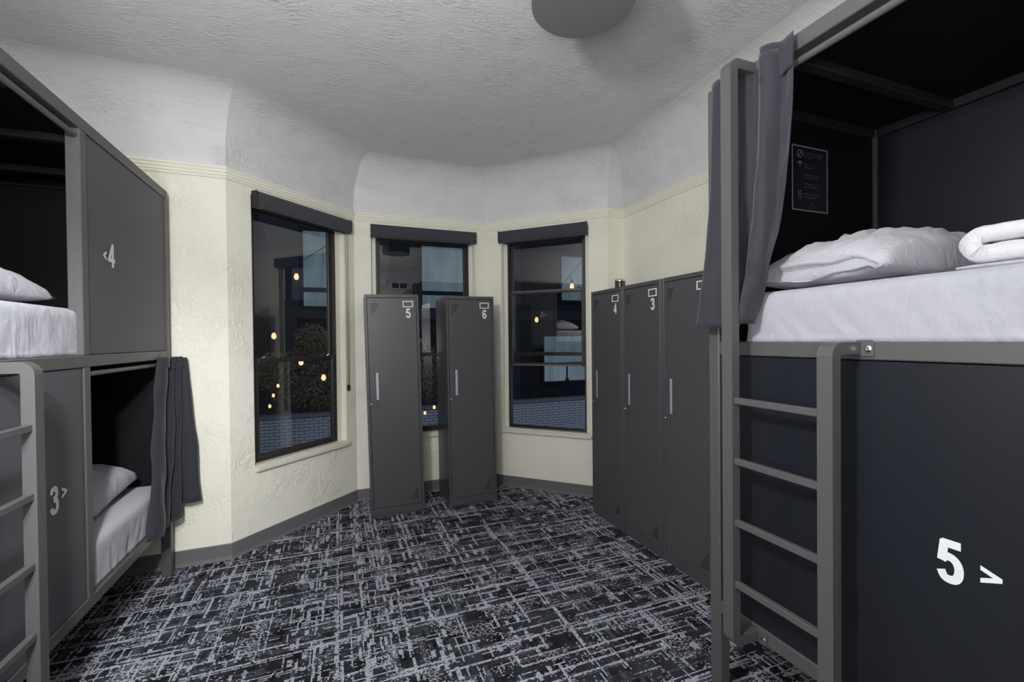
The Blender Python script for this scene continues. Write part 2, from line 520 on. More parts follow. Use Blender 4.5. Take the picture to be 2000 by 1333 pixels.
# ------------------------------------------------------------------ windows and blinds
def window(num, i, lower_z=0.0, chain=None, cord_label=None):
    a, b, u, n = seg(i)
    s0, s1, z0, z1 = WIN[i]
    X = lambda s, off, z: a+u*s-n*off+Vector((0, 0, z))      # off = outward
    root = empty('window_%d' % num, X((s0+s1)/2, .08, z0))
    tag(root, kind='structure')
    inv = Matrix.Translation(-root.location)
    def put(mb, name, mat, par=root, **kw):
        bmesh.ops.transform(mb.bm, matrix=inv, verts=mb.bm.verts)
        o = mb.build(name, mat, par, **kw)
        return o
    def bar(mb, sa, sb, oa, ob, za, zb, bev=0):
        mb.obb(X(sa, oa, za), u*(sb-sa), -n*(ob-oa), Vector((0, 0, zb-za)), bev)
        return mb
    e = .002
    # cream stops either side and the head
    put(bar(MB(), s0+e, s0+.044, .055, TH-.03, z0+e, z1-e), 'jamb_stop', M['sill'])
    put(bar(MB(), s1-.044, s1-e, .055, TH-.03, z0+e, z1-e), 'jamb_stop', M['sill'])
    put(bar(MB(), s0+.046, s1-.046, .055, TH-.03, z1-.05, z1-e), 'head_stop', M['sill'])
    # stool with a rounded nose
    put(bar(MB(), s0-.002, s1+.02, -.030, 0, z0-.030, z0+.004, .005), 'window_sill', M['sill'])
    put(bar(MB(), s0+e, s1-e, .001, TH-.03, z0+e, z0+.012), 'sill_bed', M['sill'])
    g0, g1 = s0+.046, s1-.046
    zb, zt = z0+.014, z1-.052
    zm = 1.285
    # outer frame
    mb = MB()
    bar(mb, g0, g0+.014, .060, .125, zb, zt); bar(mb, g1-.014, g1, .060, .125, zb, zt)
    bar(mb, g0+.014, g1-.014, .060, .125, zt-.014, zt); bar(mb, g0+.014, g1-.014, .060, .125, zb, zb+.014)
    put(mb, 'outer_frame', M['bronze'])
    h0, h1 = g0+.015, g1-.015
    def sash(name, oa, ob, za, zb_, bot, top, st=.026):
        mb = MB()
        bar(mb, h0, h0+st, oa, ob, za, zb_, .002); bar(mb, h1-st, h1, oa, ob, za, zb_, .002)
        bar(mb, h0+st, h1-st, oa, ob, za, za+bot, .002); bar(mb, h0+st, h1-st, oa, ob, zb_-top, zb_, .002)
        f = put(mb, name, M['bronze'])
        om = (oa+ob)/2
        mb = bar(MB(), h0+st+.0005, h1-st-.0005, om-.002, om+.002, za+bot+.0005, zb_-top-.0005)
        put(mb, 'pane', M['glass'], f)
        return f
    us = sash('upper_sash', .096, .120, zm-.020, zt-.015, .034, .022)
    lo, hi = zb+.015+lower_z, zm+.018+lower_z
    ls = sash('lower_sash', .064, .090, lo, hi, .030, .032)
    # lighter lips on the meeting rails and two sash latches
    if lower_z:
        put(bar(MB(), h0+.03, h1-.03, .0605, .0635, hi-.012, hi-.002), 'rail_lip', M['bronze_light'], ls)
        put(bar(MB(), h0+.03, h1-.03, .0605, .0635, lo+.002, lo+.014), 'rail_lip', M['bronze_light'], ls)
    for s in (h0+.06, h1-.075):
        mb = MB()
        bar(mb, s, s+.05, .066, .084, hi+.0005, hi+.006, .001); bar(mb, s+.012, s+.03, .069, .081, hi+.006, hi+.014, .002)
        put(mb, 'sash_latch', M['chrome'] if not lower_z else M['bronze'], ls)
    return X, u, n
def blind(i, sa, sb, label, chain_s, chain_bottom, tension=None):
    a, b, u, n = seg(i)
    X = lambda s, off, z: a+u*s-n*off+Vector((0, 0, z))
    root = empty('roller_blind', X((sa+sb)/2, -.03, 2.40))
    tag(root, label, 'blind', 'roller blinds over the bay windows')
    inv = Matrix.Translation(-root.location)
    def put(mb, name, mat, smooth=False):
        bmesh.ops.transform(mb.bm, matrix=inv, verts=mb.bm.verts)
        return mb.build(name, mat, root, smooth)
    # valance: a curved fabric-wrapped front
    sec = [(.0, 2.350), (-.045, 2.348), (-.058, 2.354), (-.064, 2.368), (-.066, 2.395), (-.064, 2.44), (-.060, 2.452), (-.052, 2.457), (-.002, 2.458)]
    mb = MB()
    rows = [[X(s, o-.001, z) for o, z in sec] for s in (sa+.004, sb-.004)]
    vs = mb.grid(rows, True)
    mb.bm.faces.new(vs[0][::-1]); mb.bm.faces.new(vs[1])
    put(mb, 'valance', M['valance'])
    for s in (sa, sb-.0035):
        mb = MB()
        sec2 = [(-.001, 2.346), (-.046, 2.343), (-.061, 2.350), (-.068, 2.366), (-.069, 2.44), (-.064, 2.455), (-.054, 2.461), (-.001, 2.462)]
        vs = mb.grid([[X(ss, o, z) for o, z in sec2] for ss in (s, s+.003)], True)
        mb.bm.faces.new(vs[0][::-1]); mb.bm.faces.new(vs[1])
        put(mb, 'end_cap', M['black'])
    # hem bar of the rolled-up blind peeping out below
    mb = MB(); mb.obb(X(sa+.05, -.042, 2.336), u*(sb-sa-.10), n*(-.022), Vector((0, 0, .011)), .002)
    put(mb, 'hem_bar', M['black'])
    # cord loop
    mb = MB()
    if tension:
        zb = tension[1]
        pts1 = [X(chain_s-.035, -.040, 2.345), X(chain_s-.033, -.038, 1.7), X(chain_s-.024, -.032, 1.2), X(chain_s-.008, -.02, zb+.03), X(tension[0]-.004, -.012, zb+.012)]
        pts2 = [X(chain_s-.012, -.040, 2.345), X(chain_s-.010, -.036, 1.6), X(tension[0]+.002, -.018, zb+.10), X(tension[0]+.004, -.012, zb+.012)]
    else:
        pts1 = [X(chain_s, -.03, 2.345), X(chain_s, -.012, 1.6), X(chain_s, -.010, chain_bottom)]
        pts2 = [X(chain_s+.012, -.03, 2.345), X(chain_s+.010, -.012, 1.6), X(chain_s, -.010, chain_bottom)]
    mb.tube(pts1, .0016, 6); mb.tube(pts2, .0016, 6)
    put(mb, 'cord', M['black'] if tension else M['white_plastic'])
    if tension:
        mb = MB(); mb.obb(X(tension[0]-.012, -.001, tension[1]-.028), u*.024, n*.02, Vector((0, 0, .05)), .004)
        put(mb, 'cord_holder', M['black'])
    else:
        for z in (2.12, 1.72, 1.45):
            mb = MB(); mb.lathe([(0, -.006), (.005, -.003), (.005, .003), (0, .006)], 8, X(chain_s, -.013 if z < 2 else -.02, z))
            put(mb, 'cord_bead', M['white_plastic'])
window(1, 2)
window(2, 3)
window(3, 4, .585)
blind(2, .176, 1.048, 'charcoal roller blind rolled up over the bay window with the black cord holder', 1.035, 0, (1.040, 1.023))
blind(3, .139, 1.108, 'charcoal roller blind rolled up over the window behind lockers 5 and 6', 1.098, 1.0)
blind(4, .161, 1.018, 'charcoal roller blind rolled up over the open sash window beside locker 4', .175, 1.0)

# ------------------------------------------------------------------ bunk beds
def bunk(name, Xf, s, yfar, ynear, dz, depth, lower_open_far, label, nums, panel_mat, ladder_y, tall):
    """pod bunk: face plane x = Xf, s = +1 when the face looks towards +x"""
    root = empty(name, (Xf, yfar, 0))
    tag(root, label, 'bunk bed', 'steel pod bunk beds')
    px = lambda d: -s*d                                        # depth into the bed, relative to root
    py = lambda y: y-yfar
    T = .05
    zr0, zr1 = .325+dz, .375+dz
    zm0, zm1 = 1.325+dz, 1.374+dz
    zt0, zt1 = 2.298+dz, 2.350+dz
    ym1 = yfar-.95; ym0 = ym1-.05                               # middle post
    def B(d0, d1, y0, y1, z0, z1, bev=.003):
        return MB().box((px(d0), py(y0), z0), (px(d1), py(y1), z1), bev)
    def put(mb, nm, mat, par=root):
        return mb.build(nm, mat, par)
    # posts
    for (d, y) in ((0, yfar-T), (0, ynear), (depth-T, yfar-T), (depth-T, ynear)):
        put(B(d, d+T, y, y+T, 0, zt1, .004), 'post', M['frame'])
    put(B(.001, T, ym0, ym1, zr1, zm0), 'middle_post', M['frame'])
    put(B(.001, T, ym0, ym1, zm1, zt0), 'middle_post', M['frame'])
    # long rails front and back, short rails
    for (z0, z1, nm) in ((zr0, zr1, 'bottom_rail'), (zm0, zm1, 'middle_rail'), (zt0, zt1, 'top_rail')):
        put(B(.001, T, ynear+T, yfar-T, z0, z1), nm, M['frame'])
        put(B(depth-T, depth-.001, ynear+T, yfar-T, z0, z1), nm, M['bar'])
        for y in (yfar-T+.002, ynear+.002):
            put(B(T, depth-T, y, y+T-.004, z0, z1), 'end_rail', M['bar'])
    # decks under the mattresses, roof board and its cross bars
    put(B(T, depth-T, ynear+T, yfar-T, zr0+.012, zr1-.012, 0), 'deck', M['inner'])
    put(B(T, depth-T, ynear+T, yfar-T, zm0+.012, zm1-.012, 0), 'deck', M['inner'])
    put(B(T, depth-T, ynear+T, yfar-T, zt1-.018, zt1-.004, 0), 'roof_board', M['inner'])
    for y in (yfar-.31, yfar-.80, yfar-1.30, yfar-1.75):
        put(B(T, depth-T, y-.02, y+.02, zt0, zt1-.019), 'roof_bar', M['bar'])
    # back and end panels
    for z0, z1 in ((zr1, zm0), (zm1, zt0)):
        put(B(depth-.035, depth-.02, ynear+T, yfar-T, z0+.002, z1-.002, 0), 'back_panel', M['navy'] if s < 0 else M['inner'])
        for y in (yfar-.035, ynear+.02):
            put(B(T, depth-T, y, y+.015, z0+.002, z1-.002, 0), 'end_panel', M['inner'])
    # face panels, set back a few millimetres with a shadow gap
    lo_y = (ynear+T, ym0) if lower_open_far else (ym1, yfar-T)
    up_y = (ym1, yfar-T) if lower_open_far else (ynear+T, ym0)
    if not lower_open_far:
        lo_y = (ym1, yfar-T)
    g = .003
    put(B(.006, .022, lo_y[0]+g, lo_y[1]-g, zr1+g, zm0-g, .001), 'face_panel', panel_mat)
    put(B(.006, .022, up_y[0]+g, up_y[1]-g, zm1+g, zt0-g, .001), 'face_panel', panel_mat)
    # curtain rods across the two openings
    lo_o = (ym1, yfar-T) if lower_open_far else (ynear+T, ym0)
    up_o = (ynear+T, ym0) if lower_open_far else (ym1, yfar-T)
    for (y0, y1), z in ((lo_o, zm0-.030), (up_o, zt0-.030)):
        mb = MB(); mb.tube([(px(.018), py(y0), z), (px(.018), py(y1), z)], .011, 12)
        put(mb, 'curtain_rod', M['frame'])
    # numerals on the face panels
    right = (0, s, 0)
    for ch, y, z, h, sx, w in nums:
        glyph('numeral' if ch.isdigit() else 'arrow_mark', ch, (s*(-.006+.0012), py(y), z), right, h, root, M['white_vinyl'], w, sx)
    # ladder: two stiles with hooked ends, four rungs
    lad = bpy.data.objects.new('ladder', None); COL.objects.link(lad); lad.parent = root
    off = .105
    ya, yb = ladder_y                                           # far stile centre, near stile centre
    hw, hd = .0165, .0215
    def stile(y, ztop, zbot, flat):
        x = px(-off)
        r = .022
        arc_t = [(px(-off+r*(1-math.cos(t))), ztop-r+r*math.sin(t)) for t in (0, .4, .8, 1.2, math.pi/2)]
        pts = [(px(.0)+s*.004, ztop)] + arc_t[::-1]
        arc_b = [(px(-off+r*(1-math.cos(t))), zbot+r-r*math.sin(t)) for t in (0, .4, .8, 1.2, math.pi/2)]
        pts += arc_b + [(px(.0)+s*.004, zbot)]
        mb = MB(); mb.rectbar([(a, py(y), b) for a, b in pts], (0, hd if flat else hw, 0), .0165)
        put(mb, 'stile', M['frame'], lad)
        for z in (ztop, zbot):
            mb = MB().box((px(0), py(y-.008), z-.024), (px(0)+s*.004, py(y+.052*(-1)), z+.022), .0015)
            put(mb, 'bracket', M['frame'], lad)
            mb = MB(); mb.lathe([(.0095, 0), (.0095, .003), (.006, .005), (0, .005)], 10)
            bmesh.ops.transform(mb.bm, matrix=Matrix.Translation((px(0)+s*.004, py(y-.040), z-.002)) @ Matrix.Rotation(s*math.pi/2, 4, 'Y'), verts=mb.bm.verts)
            put(mb, 'bolt', M['chrome'], lad)
    stile(ya, (zt1-.03 if tall else zm1-.022), zr1-.028, True)
    stile(yb, zm1-.016, zr1-.028, True)
    for z in (1.172, .966, .757, .546):
        z += dz*1.15
        mb = MB().box((px(-off)-.0095, py(yb+hd), z-.011), (px(-off)+.0095, py(ya-hd), z+.011), .002)
        put(mb, 'rung', M['frame'], lad)
    return root

bunk('bunk_bed', -.97, 1, 3.34, 1.30, 0, .98, True,
     'grey steel bunk bed against the wall marked 3 and 4',
     [('<', 2.529, 1.796, .044, 1.45, .26), ('4', 2.572, 1.774, .108, 1.18, .17), ('3', 2.097, .801, .102, .98, .19), ('>', 2.172, .843, .042, 1.6, .26)],
     M['panel'], (1.785, 1.47), False)
bunk('bunk_bed', 1.36, -1, 1.38, -.66, .029, .99, False,
     'grey steel bunk bed with navy panels marked 5 and a tall ladder',
     [('5', .656, .823, .103, .90, .19), ('>', .576, .852, .040, 1.85, .26)],
     M['navy'], (1.176, .844), True)

# ------------------------------------------------------------------ bedding
def fbm(p, sc, seed, oct=3):
    return noise.fractal(Vector(p)*sc+Vector((seed, seed*1.7, seed*.3)), 1, 2, oct)
def mattress(name, x0, x1, y0, y1, z0, z1, face, label, seed):
    """soft box with a fitted sheet; face = x of the side that shows"""
    cx, cy, cz = (x0+x1)/2, (y0+y1)/2, z0
    root = None
    hx, hy, hz = (x1-x0)/2, (y1-y0)/2, (z1-z0)/2
    nx, ny, nz = 26, 120, 12
    t = bmesh.new()
    idx = {}
    def V(i, j, k):
        key = (i, j, k)
        if key not in idx:
            p = Vector((-hx+2*hx*i/nx, -hy+2*hy*j/ny, -hz+2*hz*k/nz))
            r = .035
            q = Vector((max(-hx+r, min(hx-r, p.x)), max(-hy+r, min(hy-r, p.y)), max(-hz+.004, min(hz-r, p.z))))
            d = p-q
            if d.length > 1e-6:
                lim = r if p.z > -hz+.01 else max(r, .004)
                p = q+d.normalized()*min(d.length, r)
            # wrinkles on the sides, gentle waves on top
            side = max(abs(p.x)/hx, abs(p.y)/hy)
            low = 1-(p.z+hz)/(2*hz)
            if side > .93:
                sk = p.z*(.9*math.sin(p.y*3+seed))
                w = abs(fbm((p.x*2, p.y+sk, p.z*.30), 13, seed, 3))*.012*(.35+.9*low)+fbm(p, 3.5, seed+9)*.006
            else:
                w = fbm((p.x*1.0, p.y*1.0, 0), 6, seed)*.003
            sgn = Vector((p.x/hx if abs(p.x)/hx > .93 else 0, p.y/hy if abs(p.y)/hy > .93 else 0, .4 if k == nz else 0))
            if k > 0:
                p = p-sgn*abs(w)
            idx[key] = t.verts.new(p)
        return idx[key]
    for i in range(nx):
        for j in range(ny):
            t.faces.new((V(i, j, nz), V(i+1, j, nz), V(i+1, j+1, nz), V(i, j+1, nz)))
            t.faces.new((V(i, j, 0), V(i, j+1, 0), V(i+1, j+1, 0), V(i+1, j, 0)))
    for k in range(nz):
        for i in range(nx):
            t.faces.new((V(i, 0, k), V(i+1, 0, k), V(i+1, 0, k+1), V(i, 0, k+1)))
            t.faces.new((V(i, ny, k), V(i, ny, k+1), V(i+1, ny, k+1), V(i+1, ny, k)))
        for j in range(ny):
            t.faces.new((V(0, j, k), V(0, j, k+1), V(0, j+1, k+1), V(0, j+1, k)))
            t.faces.new((V(nx, j, k), V(nx, j+1, k), V(nx, j+1, k+1), V(nx, j, k+1)))
    mb = MB(); mb.merge(t)
    o = mb.build(name, M['sheet'], None, True)
    o.location = (cx, cy, (z0+z1)/2)
    tag(o, label, 'mattress', 'mattresses in white fitted sheets')
    return o
def pillow(name, loc, a, b, T, rz, label, seed, tilt=(0, 0), hem=True):
    root = empty(name, loc, (tilt[0], tilt[1], rz))
    tag(root, label, 'pillow', 'white pillows')
    n, m = 44, 34
    def shape(u, v, top):
        e = max(0.0, (1-u*u)*(1-v*v))
        h = T*(e**.36)
        x = a*u*(1-.035*(1-v*v)*abs(u)**3)
        y = b*v*(1-.05*(1-u*u)*abs(v)**3)
        wr = fbm((u*2.0, v*4.5, 0), 1.3, seed, 3)*.022 + abs(fbm((u*5, v*5, .5), 1.0, seed+3, 2))*.010
        h *= 1+wr*1.6/T*.5 if e > .02 else 1
        h += wr*min(1, e*2.2)*.5
        return (x, y, h*.80+.030 if top else -h*.20+.030)
    mb = MB()
    for top in (True, False):
        mb.grid([[shape(-1+2*i/n, -1+2*j/m, top) for j in range(m+1)] for i in range(n+1)])
    bmesh.ops.remove_doubles(mb.bm, verts=mb.bm.verts, dist=.0008)
    mb.build('pillow_case', M['pillow'], root, True)
    if hem:
        # loose open end of the case: a flattened sleeve with a turned hem
        mb = MB()
        rows = []
        K = 36
        for q in range(9):
            f_ = q/8
            ring = []
            for k in range(K):
                an = 2*math.pi*k/K
                cv, sv = math.cos(an), math.sin(an)
                yy = b*(.965-.03*f_)*cv
                flat = T*(.44*(1-f_)+.24*f_)
                zz = .030+(sv*flat*(.95 if sv > 0 else .24))*(abs(1-abs(cv)**(2.5+3*f_)))+f_*.008*math.sin(4*an+seed)+f_*.004*math.sin(9*an)
                ring.append((-a*(.90+.115*f_)-.008*math.sin(3*an+seed), yy, zz))
            rows.append(ring)
        for kx in (.010, .045):
            rows.append([(p[0]+kx, p[1]*.985, .030+(p[2]-.030)*(.86 if kx < .02 else .35)) for p in rows[8]])
        vs = mb.grid(rows, True)
        mb.bm.faces.new(vs[-1])
        mb.build('case_hem', M['pillow'], root, True)
    return root

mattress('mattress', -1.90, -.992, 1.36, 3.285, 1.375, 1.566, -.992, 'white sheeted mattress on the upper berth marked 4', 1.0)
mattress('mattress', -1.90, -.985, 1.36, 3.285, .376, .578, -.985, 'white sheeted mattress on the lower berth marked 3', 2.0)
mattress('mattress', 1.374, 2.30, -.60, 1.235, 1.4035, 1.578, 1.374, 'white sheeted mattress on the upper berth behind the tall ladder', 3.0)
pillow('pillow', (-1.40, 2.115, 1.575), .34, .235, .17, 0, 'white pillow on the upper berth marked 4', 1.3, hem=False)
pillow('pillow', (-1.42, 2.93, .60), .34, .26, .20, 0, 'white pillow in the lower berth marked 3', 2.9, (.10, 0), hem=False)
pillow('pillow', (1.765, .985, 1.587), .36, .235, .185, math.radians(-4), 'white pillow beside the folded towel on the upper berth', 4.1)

# folded sheet and folded bath towel on the right upper berth
def slab_soft(name, x0, x1, y0, y1, z0, z1, mat, label, cat, seed, layers=1):
    root = empty(name, ((x0+x1)/2, (y0+y1)/2, z0))
    tag(root, label, cat)
    hx, hy = (x1-x0)/2, (y1-y0)/2
    h = (z1-z0)/layers
    for L in range(layers):
        mb = MB()
        rows = []
        K = 20
        nsl = 30
        for i in range(nsl+1):
            x = -hx+2*hx*i/nsl
            endf = min(1, (hx-abs(x))/.02)
            ring = []
            for k in range(K*2):
                an = math.pi*k/K
                cv, sv = math.cos(an), math.sin(an)
                sx_ = math.copysign(abs(cv)**.28, cv); sz_ = math.copysign(abs(sv)**.55, sv)
                w = 1+.10*fbm((x*9, cv*2, sv*2), 1, seed+L)
                ring.append((x, hy*sx_*(.97+.03*endf)-.004*L, h*L+h/2+h/2*sz_*min(w, 1.02)*(.55+.45*endf)))
            rows.append(ring)
        vs = mb.grid(rows, True)
        mb.bm.faces.new(vs[0][::-1]); mb.bm.faces.new(vs[-1])
        mb.build('fold', mat, root, True)
    return root
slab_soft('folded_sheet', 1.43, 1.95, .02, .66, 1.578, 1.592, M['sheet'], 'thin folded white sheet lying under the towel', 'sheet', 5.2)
def towel():
    root = empty('bath_towel', (1.63, .35, 1.592))
    tag(root, 'thick white terry towel folded in half on the upper berth', 'towel')
    t = .043
    # centre line of the doubled cloth in the y-z plane, the fold towards +y
    R = t*.5+.002
    cl = [(-.36+.02*k, R-.001) for k in range(0, 32)]
    yl = cl[-1][0]
    cl += [(yl+.85*R*math.sin(an), 2*R-R*math.cos(an)-.001) for an in [math.pi*k/10 for k in range(1, 10)]]
    cl += [(yl-.02*k, 3*R-.001) for k in range(0, 32)]
    outer, inner = [], []
    for i, (y, z) in enumerate(cl):
        y0, z0 = cl[max(0, i-1)]; y1, z1 = cl[min(len(cl)-1, i+1)]
        d = Vector((y1-y0, z1-z0)).normalized()
        nrm = Vector((d.y, -d.x))
        outer.append(Vector((y, z))+nrm*t*.5); inner.append(Vector((y, z))-nrm*t*.46)
    outline = outer+inner[::-1]
    mb = MB()
    rows = []
    nx = 34
    for i in range(nx+1):
        x = -.19+.38*i/nx
        e = min(1.0, (.19-abs(x))/.016)
        k = .82+.18*math.sqrt(e)
        rows.append([(x, yl+(p.x-yl)*1.0+.006*fbm((x*6, p.x*6, p.y*9), 1, 3.3), 2*R*.98+(p.y-2*R)*k*1.0+.004*abs(fbm((x*40, p.x*40, p.y*40), 1, 8.1, 2))) for p in outline])
    vs = mb.grid(rows, True)
    bm = mb.bm
    for e in (0, -1):
        r = vs[e]; m = len(r)
        for q in range(m//2-1):
            bm.faces.new((r[q], r[q+1], r[m-2-q], r[m-1-q]))
    zmin = min(v.co.z for v in bm.verts)
    for v in bm.verts: v.co.z -= zmin
    mb.build('towel_cloth', M['towel'], root, True)
towel()

# ------------------------------------------------------------------ curtains
def cloth(mb, top, bot, z0, z1, nz=26, sub=6, sway=0.0, seed=1, gp=.85):
    """sheet between plan curves top and bot (lists of (x, y)); z0 low, z1 high"""
    def smoothpts(c):
        out = []
        n = len(c)
        for i in range(n-1):
            p0, p1, p2, p3 = c[max(0, i-1)], c[i], c[i+1], c[min(n-1, i+2)]
            for k in range(sub):
                t = k/sub
                out.append(tuple(.5*((2*p1[q])+(-p0[q]+p2[q])*t+(2*p0[q]-5*p1[q]+4*p2[q]-p3[q])*t*t+(-p0[q]+3*p1[q]-3*p2[q]+p3[q])*t**3) for q in (0, 1)))
        out.append(c[-1])
        return out
    A, B = smoothpts(top), smoothpts(bot)
    rows = []
    for k in range(nz+1):
        f_ = k/nz
        g = f_**gp
        row = []
        for i, (a, b) in enumerate(zip(A, B)):
            x = a[0]*(1-g)+b[0]*g; y = a[1]*(1-g)+b[1]*g
            w = fbm((x*7, y*7, f_*3), 1, seed, 3)*sway*(.3+f_)+fbm((y*22, f_*2.2, seed), 1, seed+4, 2)*sway*.7*min(1, f_*4)
            z = z1+(z0-z1)*f_+.012*fbm((y*9, 0, 0), 1, seed)*f_
            row.append((x+w, y+w*.5, z))
        rows.append(row)
    mb.grid(rows)
def solid(o, t):
    m = o.modifiers.new('thickness', 'SOLIDIFY'); m.thickness = t; m.offset = 0
    return o
def curtain_left():
    root = empty('curtain', (-.96, 3.22, 1.31))
    tag(root, 'dark curtain bunched at the end of the lower berth marked 3', 'curtain', 'privacy curtains of the berths')
    inv = Matrix.Translation((.96, -3.22, -1.31))
    # inner pleats over the rod, then the flap hanging past the end post
    mb = MB()
    top = [(-.972, 3.145), (-.945, 3.165), (-.935, 3.200), (-.950, 3.245), (-.930, 3.270), (-.940, 3.285), (-.920, 3.305), (-.905, 3.318), (-.925, 3.330)]
    bot = [(-.976, 2.955), (-.945, 2.975), (-.928, 3.030), (-.958, 3.100), (-.930, 3.170), (-.950, 3.195), (-.962, 3.215), (-.925, 3.255), (-.905, 3.285), (-.915, 3.31)]
    cloth(mb, top, bot, .352, 1.335, sway=.012, seed=2.2)
    bmesh.ops.transform(mb.bm, matrix=inv, verts=mb.bm.verts)
    solid(mb.build('pleat', M['curtain'], root, True), .003)
    mb = MB()
    top = [(-.935, 3.332), (-.905, 3.336), (-.888, 3.345), (-.892, 3.362), (-.905, 3.375), (-.915, 3.388)]
    bot = [(-.930, 3.330), (-.880, 3.318), (-.835, 3.330), (-.825, 3.352), (-.850, 3.375), (-.880, 3.392)]
    cloth(mb, top, bot, .425, 1.330, sway=.010, seed=4.4)
    bmesh.ops.transform(mb.bm, matrix=inv, verts=mb.bm.verts)
    solid(mb.build('pleat', M['curtain'], root, True), .003)
    # stitched header over the rod
    mb = MB()
    cloth(mb, [(-.971, 3.143), (-.943, 3.162), (-.932, 3.200), (-.947, 3.245), (-.927, 3.270), (-.937, 3.285), (-.917, 3.305), (-.902, 3.320), (-.920, 3.333)], [(-.971, 3.138), (-.942, 3.158), (-.931, 3.197), (-.947, 3.243), (-.926, 3.269), (-.937, 3.285), (-.916, 3.305), (-.901, 3.320), (-.919, 3.333)], 1.272, 1.338, nz=6, sway=.003, seed=7)
    bmesh.ops.transform(mb.bm, matrix=inv, verts=mb.bm.verts)
    solid(mb.build('header_band', M['curtain'], root, True), .004)
curtain_left()
def curtain_right():
    root = empty('curtain', (1.33, 1.2, 2.34))
    tag(root, 'long grey curtain gathered behind the tall ladder stile', 'curtain', 'privacy curtains of the berths')
    inv = Matrix.Translation((-1.33, -1.2, -2.34))
    def part(nm, top, bot, z0, z1, seed, sway, nz=40, gp=2.2):
        mb = MB()
        cloth(mb, top, bot, z0, z1, nz=nz, sway=sway, seed=seed, gp=gp)
        bmesh.ops.transform(mb.bm, matrix=inv, verts=mb.bm.verts)
        solid(mb.build(nm, M['curtain'], root, True), .003)
    # pleat beyond the stile
    part('pleat', [(1.350, 1.345), (1.334, 1.325), (1.330, 1.300), (1.338, 1.270), (1.345, 1.245), (1.350, 1.225)],
         [(1.335, 1.405), (1.300, 1.385), (1.292, 1.345), (1.310, 1.300), (1.338, 1.255), (1.348, 1.225)], 1.462, 2.380, 3.1, .010)
    # centre folds running down to the gathered hem
    part('pleat', [(1.352, 1.235), (1.328, 1.215), (1.332, 1.180), (1.350, 1.160), (1.352, 1.140), (1.325, 1.118), (1.300, 1.092), (1.318, 1.062), (1.350, 1.048), (1.346, 1.025), (1.334, 1.002)],
         [(1.350, 1.262), (1.318, 1.248), (1.312, 1.228), (1.330, 1.215), (1.328, 1.200), (1.300, 1.185), (1.288, 1.170), (1.300, 1.152), (1.332, 1.150), (1.346, 1.155), (1.354, 1.160)], 1.458, 2.350, 5.3, .022)
    # raised pocket of the header where it is pinned
    part('header_band', [(1.346, 1.130), (1.326, 1.113), (1.306, 1.093), (1.318, 1.068), (1.341, 1.050), (1.337, 1.026), (1.331, 1.000)],
         [(1.346, 1.132), (1.326, 1.116), (1.305, 1.096), (1.317, 1.070), (1.341, 1.052), (1.336, 1.028), (1.330, 1.003)], 2.265, 2.372, 8.1, .003, 6)
curtain_right()

# ------------------------------------------------------------------ lockers
LW, LD, LH = .427, .42, 1.80
def locker_proto():
    root = empty('locker')
    w = LW/2
    fr = .022
    mb = MB()
    # carcass: sides, back, top, bottom, front return frame, kick; the front faces -y at y = 0
    mb.box((-w, 0, 0), (-w+.018, LD, LH), .0015); mb.box((w-.018, 0, 0), (w, LD, LH), .0015)
    mb.box((-w+.018, LD-.01, .0), (w-.018, LD, LH)); mb.box((-w+.018, 0, LH-.026), (w-.018, LD-.01, LH), .0015)
    mb.box((-w+.018, 0, 0), (w-.018, .02, .062), .0015); mb.box((-w+.018, .02, .04), (w-.018, LD-.01, .062))
    mb.box((-w+.018, .022, .062), (w-.018, .026, LH-.026))
    mb.build('carcass', M['locker'], root)
    d0, d1, z0, z1 = -w+.021, w-.021, .0655, LH-.0295
    mb = MB(); mb.box((d0, .002, z0), (d1, .0215, z1), .0012)
    door = mb.build('door', M['locker'], root)
    mb = MB(); mb.box((d0+.040, -.0015, .945), (d0+.050, .0035, 1.170), .001)
    mb.box((d0+.068, -.0015, .945), (d0+.072, .0035, 1.170), .001)
    mb.build('handle_rim', M['locker'], door)
    mb = MB(); mb.box((d0+.047, -.0008, .948), (d0+.070, .003, 1.167), .001)
    mb.build('handle', M['steel'], door)
    mb = MB(); mb.lathe([(.0085, 0), (.0085, .006), (.005, .009), (0, .009)], 12)
    bmesh.ops.transform(mb.bm, matrix=Matrix.Translation((d0+.008, .003, .915)) @ Matrix.Rotation(math.pi/2, 4, 'X'), verts=mb.bm.verts)
    mb.build('lock', M['chrome'], door, True)
    mb = MB()
    mb.box((d0+.001, .0008, .885), (d0+.052, .0025, .8866)); mb.box((d0+.0505, .0008, .8866), (d0+.052, .0025, .94))
    mb.build('lock_plate_seam', M['hole'], door)
    # card holder
    x0, x1, a, b = d1-.107, d1-.024, 1.695, 1.746
    mb = MB()
    t = .007
    mb.box((x0, -.001, a), (x1, .003, a+t)); mb.box((x0, -.001, b-t), (x1, .003, b))
    mb.box((x0, -.001, a+t), (x0+t, .003, b-t)); mb.box((x1-t, -.001, a+t), (x1, .003, b-t))
    mb.build('card_holder', M['white_vinyl'], door)
    # louvre holes, two triangles
    mb = MB()
    for r in range(7):
        for k in range(9-r-(1 if r > 4 else 0)):
            x = d0+.030+k*.0068; z = 1.722-r*.0135
            mb.box((x, .0012, z), (x+.0045, .0025, z+.006))
    mb.build('vent_holes', M['hole'], door)['kind'] = 'stuff'
    mb = MB()
    for r in range(7):
        for k in range(9-r-(1 if r > 4 else 0)):
            x = d1-.030-k*.0068; z = .105+r*.0135
            mb.box((x-.0045, .0012, z), (x, .0025, z+.006))
    mb.build('vent_holes', M['hole'], door)['kind'] = 'stuff'
    return root, door, d1
proto, pdoor, d1 = locker_proto()
